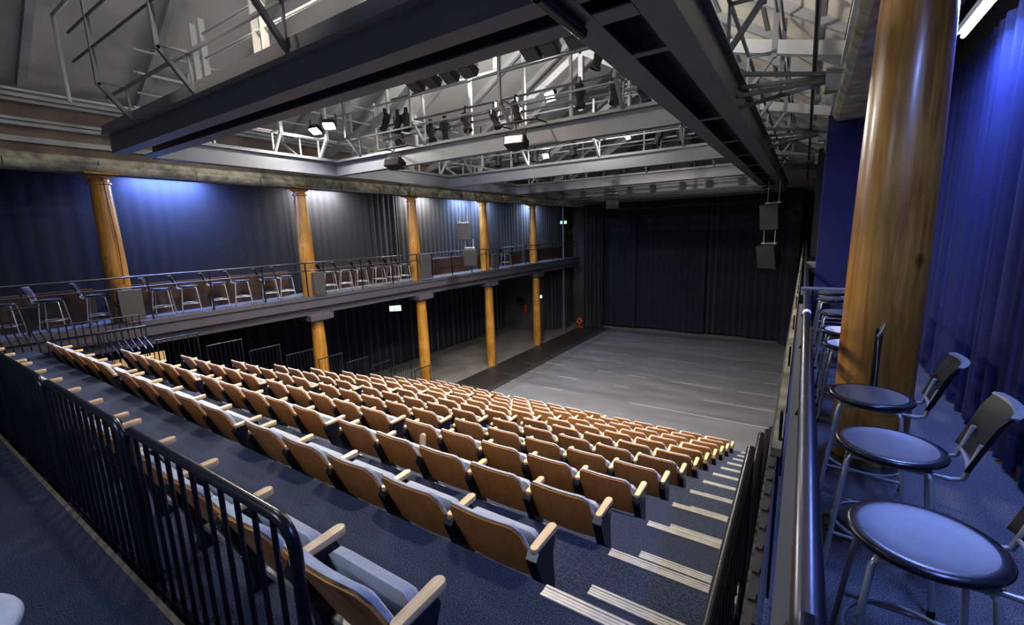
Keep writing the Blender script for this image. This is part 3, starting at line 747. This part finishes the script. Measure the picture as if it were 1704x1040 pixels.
rail_bridge(12.27, [-9.55, -7.31, -4.99, -2.74], 'grey outrigger railing on the third cross beam', -.40, 5.2)
rail_bridge(16.77, [-9.55, -7.31, -4.99, -2.74], 'grey outrigger railing on the fourth cross beam', -.40, 5.2)
def rail_long(x, ys, out, label, mat):
    t = thing('catwalk_railing', label, 'railing', (x, ys[0], BZ+.38), 'catwalk railings along the long beams')
    for y in ys:
        b = MB(); b.bar((x, y, BZ+.36), (x+out, y, BZ+.85), .06, .06); b.bar((x+out, y, BZ+.8), (x+out, y, 5.35), .07, .07); link('outrigger_post', b, mat, t)
        b = MB(); b.bar((x, y, BZ+.34), (x, y, BZ+.9), .035, .035); b.bar((x, y, BZ+.88), (x+out, y, BZ+.88), .035, .035); link('brace', b, mat, t)
    y0, y1 = ys[0]-1, ys[-1]+.6
    b = MB(); b.tube([(x+out, y0, 4.75), (x+out, y1, 4.75)], .022, 8); b.tube([(x+out, y0, 5.15), (x+out, y1, 5.15)], .022, 8); link('outer_rail', b, mat, t)
    b = MB(); b.bar((x, y0, BZ+.9), (x, y1, BZ+.9), .04, .035); link('inner_rail', b, mat, t)
rail_long(-.92, [4.5, 6.2, 8.2, 10.2, 12.4, 14.4, 16.9, 19], .34, 'dark outrigger railing along the right double beam', M['steel'])
rail_long(-10.72, [4.6, 6.2, 7.4, 9.0, 10.6, 12.0, 14, 16, 18], .38, 'pale railing along the left long beam', M['steelpale'])
rail_long(-10.9, [5.0, 7.0, 9.2, 11.2, 13.5, 15.5], -.75, 'pale railing on the wall side of the left catwalk', M['steelpale'])
# pale posts and rails of the left catwalk close to the camera
t = thing('catwalk_gate', 'pale posts and rails of the catwalk behind the big near beam, upper left', 'railing', (-9, 4.6, BZ+.4))
for x in (-9.62, -9.28, -7.55, -7.3):
    b = MB(); b.bar((x, 4.3, BZ+.3), (x, 4.3, 5.6), .10, .05); link('post', b, M['steelpale'], t)
for z in (4.55, 4.95, 5.35): 
    b = MB(); b.tube([(-9.3, 4.3, z), (-3.2, 4.3, z)], .022, 8); link('rail', b, M['steelpale'], t)
for z in (4.6, 5.1):
    b = MB(); b.tube([(-9.3, 4.3, z), (-12.4, 5.3, z)], .022, 8); link('rail', b, M['steelpale'], t)
# near-left wall railing
t = thing('wall_railing', 'pale bent rails near the upper left corner, against the grey roof', 'railing', (-10, 2.3, 3.7))
b = MB(); b.tube([(-9.13, 2.3, 3.76), (-9.15, 2.3, 4.92), (-6.5, 2.3, 4.95)], .026, 8); link('post', b, M['steelpale'], t)
b = MB(); b.tube([(-11.2, 1.8, 4.30), (-11.2, 9.0, 4.30)], .022, 8); b.tube([(-11.2, 1.8, 4.30), (-11.2, 1.8, 3.6)], .022, 8); link('rail', b, M['steelpale'], t)

# wall brackets: sets of struts from the right long beam to the right wall plate
for i, (y, yy) in enumerate(((7.3, 7.9), (11.6, 12.3), (16.2, 16.8))):
    t = thing('wall_bracket', 'dark struts between the right double beam and wall plate, %s set from the camera' % ORD[i+1], 'bracket', (-.4, y, 3.4), 'wall brackets of the right beam')
    for dz, dy in ((.42, 0), (.30, .25), (.14, .05), (.05, .35)):
        b = MB(); b.bar((-.95, y+dy, BZ+dz), (.12, yy, BZ+.25+dz*.25), .05, .05); link('strut', b, M['steel'], t)
    b = MB(); b.box(.08, .30, yy-.1, yy+.1, 3.45, 3.75); link('wall_shoe', b, M['steel'], t)
b = MB(); b.tube([(-.06, -2, 3.78), (-.05, 5, 3.78), (-.07, 14, 3.66), (-.09, 22, 3.45)], .028, 10); single('service_pipe', b, M['black'], 'dark service pipe running under the right roof edge to the stage', 'pipe', (-.06, 0, 3.78))
# pipe under left wall plate
b = MB(); b.tube([(-12.22, -2, 3.12), (-12.22, 26.5, 3.12)], .02, 8)
for y in (2, 5.1, 6.6, 9.1, 10.6, 13.5, 15, 18, 20, 22.5): b.bar((-12.22, y, 3.12), (-12.22, y, 3.34), .012, .012)
single('curtain_pipe', b, M['black'], 'thin dark pipe hung under the left wall plate', 'pipe', (-12.22, 12, 3.12))
# scaffold pipes across between the second beam and the catwalk
for i, (y, z, x0, x1) in enumerate(((8.6, 5.16, -9.2, -2.6), (8.6, 4.55, -9.6, -2.4), (8.75, 4.40, -9.8, -2.4), (8.6, 4.22, -9.6, -2.4), (13.2, 4.5, -9.6, -2.4), (13.2, 4.15, -9.6, -2.4), (17.6, 4.3, -9.6, -2.4))):
    b = MB(); b.tube([(x0, y, z), (x1, y, z)], .027, 10)
    single('lighting_pipe', b, M['steel'], ['highest scaffold pipe above the second cross beam', 'scaffold pipe carrying the row of spotlights above the second cross beam', 'rear scaffold pipe behind the spotlights', 'lowest scaffold pipe just above the second cross beam', 'upper scaffold pipe above the third cross beam', 'lower scaffold pipe above the third cross beam', 'scaffold pipe above the fourth cross beam'][i], 'pipe', ((x0+x1)/2, y, z), 'lighting pipes', )
b = MB()
for x, y in ((-8.6, 8.75), (-7.1, 8.75), (-5.0, 8.75), (-3.6, 8.75)): pass
for i, x in enumerate((-9.45, -8.2, -6.7, -5.25, -4.15, -2.95)):
    b = MB(); b.bar((x, 8.70, 3.62), (x, 8.70, roofz(x)-.05), .07, .05); single('grid_post', b, M['steelpale'], 'pale upright post among the spotlights, %s from the left' % ORD[i+1], 'post', (x, 8.7, 3.7), 'upright posts among the spotlights')

# ------------------------------------------------------------------ stage lamps
def aim_mat(d):
    return Vector(d).normalized().to_track_quat('-Z', 'Y').to_matrix()
def spotlight(p, d, L, r, label, group, clamp_h=.22, lit=False):
    """lantern hung at p pointing along d"""
    t = thing('stage_spotlight', label, 'spotlight', p, group)
    p = Vector(p); mt = aim_mat(d); c = p+Vector((0, 0, -clamp_h-.08))
    def tr(b0):
        b = MB(); b.f = b0.f; b.m = b0.m; b.v = [tuple(c+mt@Vector(v)) for v in b0.v]; return b
    b = MB(); b.lathe([(r*.55, L*.5), (r*.85, L*.47), (r*.9, L*.2), (r*.9, .0), (r*.75, -.02), (r*.75, -L*.35), (r, -L*.38), (r, -L*.5), (r*.85, -L*.5), (r*.85, -L*.46)], 14); link('body', tr(b), M['blackm'], t)
    b = MB(); b.lathe([(.001, -L*.462), (r*.85, -L*.455)], 14, cap=False); link('lens', tr(b), M['flood'] if lit else M['lens'], t)
    ax = mt@Vector((1, 0, 0)); b = MB()
    q = [c+ax*r*1.12, c+ax*r*1.12+Vector((0, 0, clamp_h*.75)), c-ax*r*1.12+Vector((0, 0, clamp_h*.75)), c-ax*r*1.12]
    for a, e in zip(q[:-1], q[1:]): b.bar(a, e, .03, .008)
    link('yoke', b, M['black'], t)
    b = MB(); b.box(p.x-.025, p.x+.025, p.y-.04, p.y+.04, p.z-.10, p.z+.035); link('clamp', b, M['black'], t)
    return t
G = 'spotlights above the second cross beam'
spots = [(-9.3, 4.9, (-.2, -.3, -1)), (-8.85, 4.80, (.1, -.4, -1)), (-8.55, 4.80, (.3, -.3, -1)), (-8.75, 4.22, (.7, .2, -.9)), (-7.75, 4.40, (.5, -.3, -1)), (-7.3, 4.4, (-.2, .3, -1)), (-6.65, 4.50, (.35, -.2, -1)), (-5.85, 4.45, (.5, -.1, -1)), (-5.3, 4.5, (.35, -.2, -1)),
         (-3.85, 4.55, (.1, -.1, -1)), (-3.15, 4.5, (.1, -.2, -1)), (-2.62, 4.4, (.3, 0, -1))]
for i, (x, z, d) in enumerate(spots):
    spotlight((x, 8.45, z), d, .44, .105, 'black spotlight on the pipes above the second cross beam, %s from the left' % ORD[i+1], G)
spotlight((-3.40, 8.3, 5.1), (-.35, -.1, -1), .42, .11, 'tilted spotlight with reddish housing high by the right double beam', None)
for i, x in enumerate((-9.0, -8.3, -7.9, -7.55, -6.2, -3.6, -3.0)):
    spotlight((x, 13.1, 4.45), (.3*random.uniform(-1, 1), -.2, -1), .42, .11, 'dark spotlight above the third cross beam, %s from the left' % ORD[i+1], 'spotlights above the third cross beam')
for i, x in enumerate((-9.3, -8.6, -7.7, -6.9, -6.1, -5.2, -4.4, -3.5)):
    spotlight((x, 17.5, 4.25), (.3*random.uniform(-1, 1), -.2, -1), .42, .12, 'small spotlight above the fourth cross beam, %s from the left' % ORD[i+1], 'spotlights above the fourth cross beam')
# black box lamps in a row behind the near beam
for i, x in enumerate((-5.30, -4.97, -4.61, -4.26, -3.19, -2.92, -2.55)):
    t = thing('box_floodlight', 'black box floodlight in the row behind the big near beam, %s from the left' % ORD[i+1], 'floodlight', (x, 5.5, 4.0), 'box floodlights behind the near beam')
    mt = Matrix.Rotation(R(-25), 3, 'X'); b = MB(); b.obox((x, 5.5, 4.03), .24, .22, .12, mt); link('housing', b, M['blackm'], t, bevel=.01)
    b = MB(); b.obox(Vector((x, 5.5, 4.03))+mt@Vector((0, 0, -.064)), .20, .18, .006, mt); link('glass', b, M['lens'], t)
    b = MB(); b.bar((x-.13, 5.5, 4.06), (x-.13, 5.55, 4.28), .012, .03); b.bar((x+.13, 5.5, 4.06), (x+.13, 5.55, 4.28), .012, .03); b.bar((x-.13, 5.55, 4.28), (x+.13, 5.55, 4.28), .012, .03); link('yoke', b, M['steelpale'], t)
b = MB(); b.tube([(-6.2, 5.55, 4.305), (-1.78, 5.55, 4.305)], .03, 10); single('lighting_pipe', b, M['steelpale'], 'pale pipe carrying the box floodlights behind the big near beam', 'pipe', (-4, 5.55, 4.31))
# box projectors hung in front of the second beam
for i, (x, y, lb) in enumerate(((-8.0, 7.45, 'black projector lamp hung before the left part of the second cross beam'), (-4.6, 7.3, 'black projector lamp hung before the middle of the second cross beam'))):
    t = thing('hung_projector', lb, 'floodlight', (x, y, 3.4), 'projectors hung before the second cross beam')
    mt = Matrix.Rotation(R(12), 3, 'Z')@Matrix.Rotation(R(-14), 3, 'X')
    b = MB(); b.obox((x, y, 3.32), .40, .30, .17, mt); b.obox((x+.02, y+.02, 3.42), .30, .22, .06, mt); link('housing', b, M['blackm'], t, bevel=.012)
    b = MB(); b.obox(Vector((x, y, 3.32))+mt@Vector((0, -.153, 0)), .34, .006, .13, mt); link('glass', b, M['lens'], t)
    b = MB()
    for s in (-1, 1): b.bar((x+s*.21, y, 3.32), (x+s*.21, y, 3.52), .03, .008)
    b.bar((x-.21, y, 3.52), (x+.21, y, 3.52), .03, .01); b.tube([(x, y, 3.52), (x, y, 3.70)], .012, 8); link('yoke', b, M['blackm'], t)
    b = MB(); b.tube([(x-.45, y, 3.68), (x+.45, y, 3.68)], .02, 8); b.bar((x-.4, y, 3.68), (x-.4, 7.75, 3.70), .02); b.bar((x+.4, y, 3.68), (x+.4, 7.75, 3.70), .02); link('hanger', b, M['blackm'], t)
# lit floods: fixture with a lamp in it
def flood(p, d, power, label, size=.14, col=(1, .93, .84), spot=None, r=.08, spread=170):
    t = thing('work_floodlight', label, 'floodlight', p, 'lit work floodlights')
    p = Vector(p); mt = aim_mat(d)
    def tr(b0):
        b = MB(); b.f = b0.f; b.m = b0.m; b.v = [tuple(p+mt@Vector(v)) for v in b0.v]; return b
    b = MB(); s = size; b.box(-s, s, -s*.8, s*.8, .02, .12); link('housing', tr(b), M['blackm'], t)
    b = MB(); b.box(-s*.85, s*.85, -s*.65, s*.65, .0, .018); link('glass', tr(b), M['flood'], t)
    b = MB(); b.bar(p+mt@Vector((-s-.02, 0, .06)), p+mt@Vector((-s-.02, 0, .06))+Vector((0, 0, .25)), .02); b.bar(p+mt@Vector((s+.02, 0, .06)), p+mt@Vector((s+.02, 0, .06))+Vector((0, 0, .25)), .02); link('yoke', b, M['blackm'], t)
    l = bpy.data.lights.new('work_lamp', 'SPOT' if spot else 'AREA'); l.energy = power; l.color = col
    if spot: l.spot_size = R(spot); l.spot_blend = .6; l.shadow_soft_size = r
    else: l.shape = 'RECTANGLE'; l.size = 2*s; l.size_y = 1.4*s; l.spread = R(spread)
    o = bpy.data.objects.new('work_lamp', l); COL.objects.link(o)
    m4 = mt.to_4x4(); m4.translation = p+mt@Vector((0, 0, -.03)); o.matrix_world = m4
    return t
flood((-9.65, 7.0, 4.30), (.35, -.45, -1), 300, 'brightest lit floodlight at the left end of the second cross beam')
flood((-10.35, 7.1, 4.30), (.1, -.5, -.9), 50, 'smaller lit floodlight beside the brightest one, by the left wall')
flood((-6.3, 8.3, 5.36), (-.1, .9, .45), 650, 'lit floodlight behind the box floodlights, turned up at the roof')
flood((-5.06, 9.5, 4.68), (-.2, -.7, -.45), 80, 'lit floodlight among the spotlights above the second beam')
flood((-4.29, 12.6, 4.16), (0, -.6, -.6), 120, 'small lit floodlight above the third cross beam', size=.06)
flood((-7.1, 13.0, 4.05), (0, -.7, -.4), 50, 'bright panel lamp behind the third cross beam', size=.1)

# ------------------------------------------------------------------ hanging loudspeakers
M['spk'] = plain('speaker_paint', (.020, .020, .021), .55)
def loudspeaker(c, w, d, h, rz, tilt, top, label, group, front=-1):
    t = thing('hanging_loudspeaker', label, 'loudspeaker', (c[0], c[1], c[2]-h/2), group)
    mt = Matrix.Rotation(rz, 3, 'Z')@Matrix.Rotation(tilt, 3, 'X'); C_ = Vector(c)
    pl = [(-w/2, -d/2), (w/2, -d/2), (w*.36, d/2), (-w*.36, d/2)]
    b0 = MB(); b0.prism(pl, 'Z', -h/2, h/2); b = MB(); b.f = b0.f; b.m = b0.m; b.v = [tuple(C_+mt@Vector(v)) for v in b0.v]; link('cabinet', b, M['spk'], t, bevel=.015)
    b = MB(); b.obox(C_+mt@Vector((0, -d/2-.008, 0)), w*.92, .012, h*.92, mt); link('grille', b, M['spk'], t)
    b = MB()
    for s in (-1, 1):
        q = C_+mt@Vector((s*w*.3, 0, h/2)); b.bar(q-Vector((0, 0, .02)), Vector((q.x, q.y, top)), .018)
        b.obox(q+Vector((0, 0, .03)), .08, .06, .06, Matrix.Identity(3))
    b.bar(C_+mt@Vector((-w*.42, 0, h/2+.03)), C_+mt@Vector((w*.42, 0, h/2+.03)), .04, .03); link('rigging', b, M['steelpale'], t)
    return t
loudspeaker((-1.08, 20, 2.0), .72, .6, .95, R(-28), R(8), BZ, 'upper loudspeaker of the pair hanging at the right of the stage', 'hanging loudspeakers')
loudspeaker((-1.10, 20.05, .52), .72, .6, .90, R(-28), R(16), 1.5, 'lower loudspeaker of the pair hanging at the right of the stage', 'hanging loudspeakers')
loudspeaker((-11.0, 13.5, 1.80), .50, .4, .62, R(38), R(6), 2.7, 'upper loudspeaker hanging before the left gallery railing', 'hanging loudspeakers')
loudspeaker((-11.0, 13.8, .82), .50, .4, .66, R(38), R(14), 1.5, 'lower loudspeaker hanging before the left gallery railing', 'hanging loudspeakers')
loudspeaker((-7.95, 21.2, 3.05), .62, .5, .66, R(20), R(10), 3.5, 'single loudspeaker hanging in the middle under the grid', 'hanging loudspeakers')
b = MB(); b.tube([(-10.6, 20.6, 3.2), (-1.4, 20.6, 3.2)], .03, 10); b.tube([(-10.6, 23.2, 3.25), (-1.4, 23.2, 3.25)], .03, 10); single('flying_bar', b, M['steel'], 'grey flying bars under the far grid before the back drape', 'pipe', (-6, 21, 3.2))

# ------------------------------------------------------------------ signs, extinguisher, pole
def exit_sign(c, nrm, label, w=.42, h=.2):
    t = thing('exit_sign', label, 'exit sign', c, 'green exit signs'); c = Vector(c); n = Vector(nrm).normalized()
    x = Vector((0, 0, 1)).cross(n).normalized(); mt = Matrix((x, n, Vector((0, 0, 1)))).transposed()
    b = MB(); b.obox(c, w, .06, h, mt); link('housing', b, M['white'], t)
    b = MB(); b.obox(c+n*.032, w*.94, .006, h*.9, mt); link('face', b, M['green'], t)
    # running figure, doorway and arrow
    b = MB(); o = c+n*.037
    def P(u, v): return o+x*(u*w)+Vector((0, 0, v*h))
    for a, e, wd in (((-.05,.1),(-.10,-.1),.03), ((-.10,-.1),(-.02,-.2),.02), ((-.02,-.2),(-.03,-.38),.02), ((-.10,-.1),(-.2,-.25),.02), ((-.06,.08),(.04,-.02),.015), ((-.06,.1),(-.17,.0),.015), ((.12,-.38),(.12,.35),.02), ((.12,.35),(.3,.35),.02), ((.3,.35),(.3,-.38),.02)):
        b.bar(P(*a), P(*e), wd, .003, up=n)
    b.obox(P(-.03, .26), .035, .003, .035, mt)
    link('pictogram', b, M['greendk'], t)
    b = MB(); 
    for s in (-.3, .3): b.bar(c+x*(s*w)+Vector((0, 0, h/2)), c+x*(s*w)+Vector((0, 0, h/2+.25)), .012)
    link('hanger', b, M['black'], t)
exit_sign((-12.5, 11.13, -.92), (.72, -.7, 0), 'green exit sign hanging under the left gallery beam')
exit_sign((-13.1, 26.2, 2.25), (.5, -.85, 0), 'green exit sign high at the far end of the left gallery')
exit_sign((-14.0, 24.42, -2.37), (.4, -.9, 0), 'green exit sign on the dark wall behind the farthest lower column')
t = thing('fire_extinguisher', 'red fire extinguisher on the dark wall under the left gallery', 'extinguisher', (-15.0, 24.4, -3.5))
b = MB(); b.lathe([(.075, 0), (.09, .02), (.09, .5), (.06, .58), (.03, .6)], 18, (-15, 24.36, -3.5)); link('cylinder', b, M['red'], t)
b = MB(); b.lathe([(.03, .6), (.03, .68)], 10, (-15, 24.36, -3.5)); b.bar((-15, 24.36, -2.84), (-14.86, 24.3, -2.80), .03, .02); b.tube([(-15, 24.3, -2.88), (-15.12, 24.28, -2.95), (-15.13, 24.3, -3.3)], .015, 8); link('valve', b, M['blackm'], t)
t = thing('hose_reel', 'dark round hose reel on the wall left of the fire extinguisher', 'hose reel', (-15.35, 24.4, -3.2))
b = MB(); b.tube([(-15.35+.22*math.cos(a), 24.38, -2.75+.22*math.sin(a)) for a in [2*PI*k/20 for k in range(20)]], .05, 8, closed=True); b.tube([(-15.35, 24.48, -2.75), (-15.35, 24.3, -2.75)], .06, 10); link('reel', b, M['blackm'], t)
b = MB(); b.tube([(-12.62, 25.2, ZS), (-12.62, 25.2, 3.2)], .055, 12); single('steel_pole', b, M['steel'], 'tall grey steel pole at the far end of the left gallery', 'pole', (-12.62, 25.2, ZS))
b = MB()
for k in range(3): b.tube([(-12.4+.14*math.cos(a), 27.0+.05*k, ZS+.35+.16*math.sin(a)) for a in [2*PI*j/18 for j in range(18)]], .035, 8, closed=True)
b.tube([(-12.4, 27.0, ZS+.2), (-12.2, 26.6, ZS+.04), (-11.9, 26.5, ZS+.03)], .03, 8)
single('cable_coil', b, M['orange'], 'orange cable coil on the floor at the left corner of the stage', 'cable', (-12.4, 27, ZS))

# ------------------------------------------------------------------ fluorescent tubes
def tube_light(x, y0, y1, z, mat, col, power, label, dx=0, vis=True):
    t = thing('tube_light', label, 'light', (x, (y0+y1)/2, z), 'fluorescent tubes over the galleries')
    b = MB(); b.box(x-.04, x+.04, y0-.04, y1+.04, z+.03, z+.09); link('housing', b, M['white'], t)
    b = MB(); b.tube([(x, y0, z), (x, y1, z)], .017, 12); link('tube', b, mat, t)
    for y in (y0+.1, y1-.1):
        b = MB(); b.bar((x, y, z+.08), (x, y, roofz(x)+.03), .012); link('hanger', b, M['black'], t)
    l = bpy.data.lights.new('tube_lamp', 'AREA'); l.shape = 'RECTANGLE'; l.size = .08; l.size_y = y1-y0; l.energy = power; l.color = col; l.spread = R(180)
    o = bpy.data.objects.new('tube_lamp', l); COL.objects.link(o); o.location = (x, (y0+y1)/2, z-.025); o.rotation_euler = (0, dx, 0)
BLUE = (.18, .30, 1.0); COOL = (.45, .62, 1.0); WARM = (1, .92, .82)
tube_light(1.0, 4.35, 5.55, 3.2, M['tubeblue'], BLUE, 110, 'bright bluish tube above the curtain behind the thick right column')
tube_light(1.0, .9, 2.1, 3.2, M['tubeblue'], BLUE, 80, 'bluish tube over the near stools, above the photo')
tube_light(-13.17, 4.1, 5.6, 3.33, M['tubeblue'], (.22, .34, 1.0), 420, 'blue tube behind the left wall plate between the nearest columns')
tube_light(-13.17, 8.2, 9.7, 3.33, M['tubewarm'], WARM, 210, 'white tube behind the left wall plate past the second column')
tube_light(-13.17, 12.7, 14.1, 3.33, M['tubewarm'], WARM, 160, 'white tube behind the left wall plate past the third column')
tube_light(-13.17, 15.6, 16.7, 3.33, M['tubeblue'], COOL, 130, 'cool tube behind the left wall plate before the fourth column')
tube_light(-13.17, 17.2, 18.3, 3.33, M['tubeblue'], COOL, 130, 'cool tube behind the left wall plate past the fourth column')
tube_light(-13.17, 21.8, 23.0, 3.33, M['tubeblue'], COOL, 130, 'cool tube behind the left wall plate past the farthest column')

# ------------------------------------------------------------------ house lamps added to brighten the hall, rear tube and ambient
def area(name, loc, rot, sx, sy, power, col):
    l = bpy.data.lights.new(name, 'AREA'); l.shape = 'RECTANGLE'; l.size = sx; l.size_y = sy; l.energy = power; l.color = col
    o = bpy.data.objects.new(name, l); COL.objects.link(o); o.location = loc; o.rotation_euler = rot
    return o
FILL_COL = (1, .88, .74)
flood((-6.0, 2.3, 7.2), (.02, .62, -1), 4000, 'warm floodlight added unseen under the roof ridge above the big near beam', size=.3, col=(1, .80, .58), spot=75, r=.25)  # added spot that brightens the seat backs
tube_light_x = thing('tube_light', 'cool tube over the rear gallery behind the camera', 'light', (-3, -1.2, 3.1), 'fluorescent tubes over the galleries')
b = MB(); b.box(-3.7, -2.3, -1.24, -1.16, 3.13, 3.19); link('housing', b, M['white'], tube_light_x)
b = MB(); b.tube([(-3.65, -1.2, 3.1), (-2.35, -1.2, 3.1)], .017, 12); link('tube', b, M['tubeblue'], tube_light_x)
area('tube_lamp', (-3, -1.2, 3.07), (0, 0, 0), 1.3, .08, 60, (.70, .78, 1.))
def fill(x, y, z, d, power, label, col=FILL_COL):  # added lamps, hidden by the beams, that brighten seats and stage
    flood((x, y, z), d, power*.8, label, size=.16, col=col, spread=125)
for i, x in enumerate((-8.8, -6.2, -3.2)):
    fill(x, 4.35, 3.80, (0, .25, -1), 270, 'house floodlight added out of sight behind the big near beam, %s from the left' % ORD[i+1], (1, .80, .58))
    fill(x, 8.16, 3.64, (0, .45, -1), 220, 'house floodlight added out of sight behind the second cross beam, %s from the left' % ORD[i+1], (1, .93, .86))
    fill(x, 12.95, 3.60, (0, .2, -1), 210, 'house floodlight added out of sight behind the third cross beam, %s from the left' % ORD[i+1], (1, .94, .88))
flood((-2.4, 6.6, 4.3), (.75, .25, .7), 140, 'added uplight beside the right double beam, turned to the right roof slope', size=.1)  # added lamp to brighten the right roof slope
w = bpy.data.worlds.new('world'); S.world = w; w.use_nodes = True
bg = w.node_tree.nodes['Background']; bg.inputs['Color'].default_value = (.55, .6, .75, 1); bg.inputs['Strength'].default_value = .12

S.view_settings.view_transform = 'Standard'; S.view_settings.look = 'None'; S.view_settings.gamma = 1; S.view_settings.exposure = 0
S.view_settings.use_curve_mapping = False
S.cycles.max_bounces = 6
S.cycles.use_denoising = True
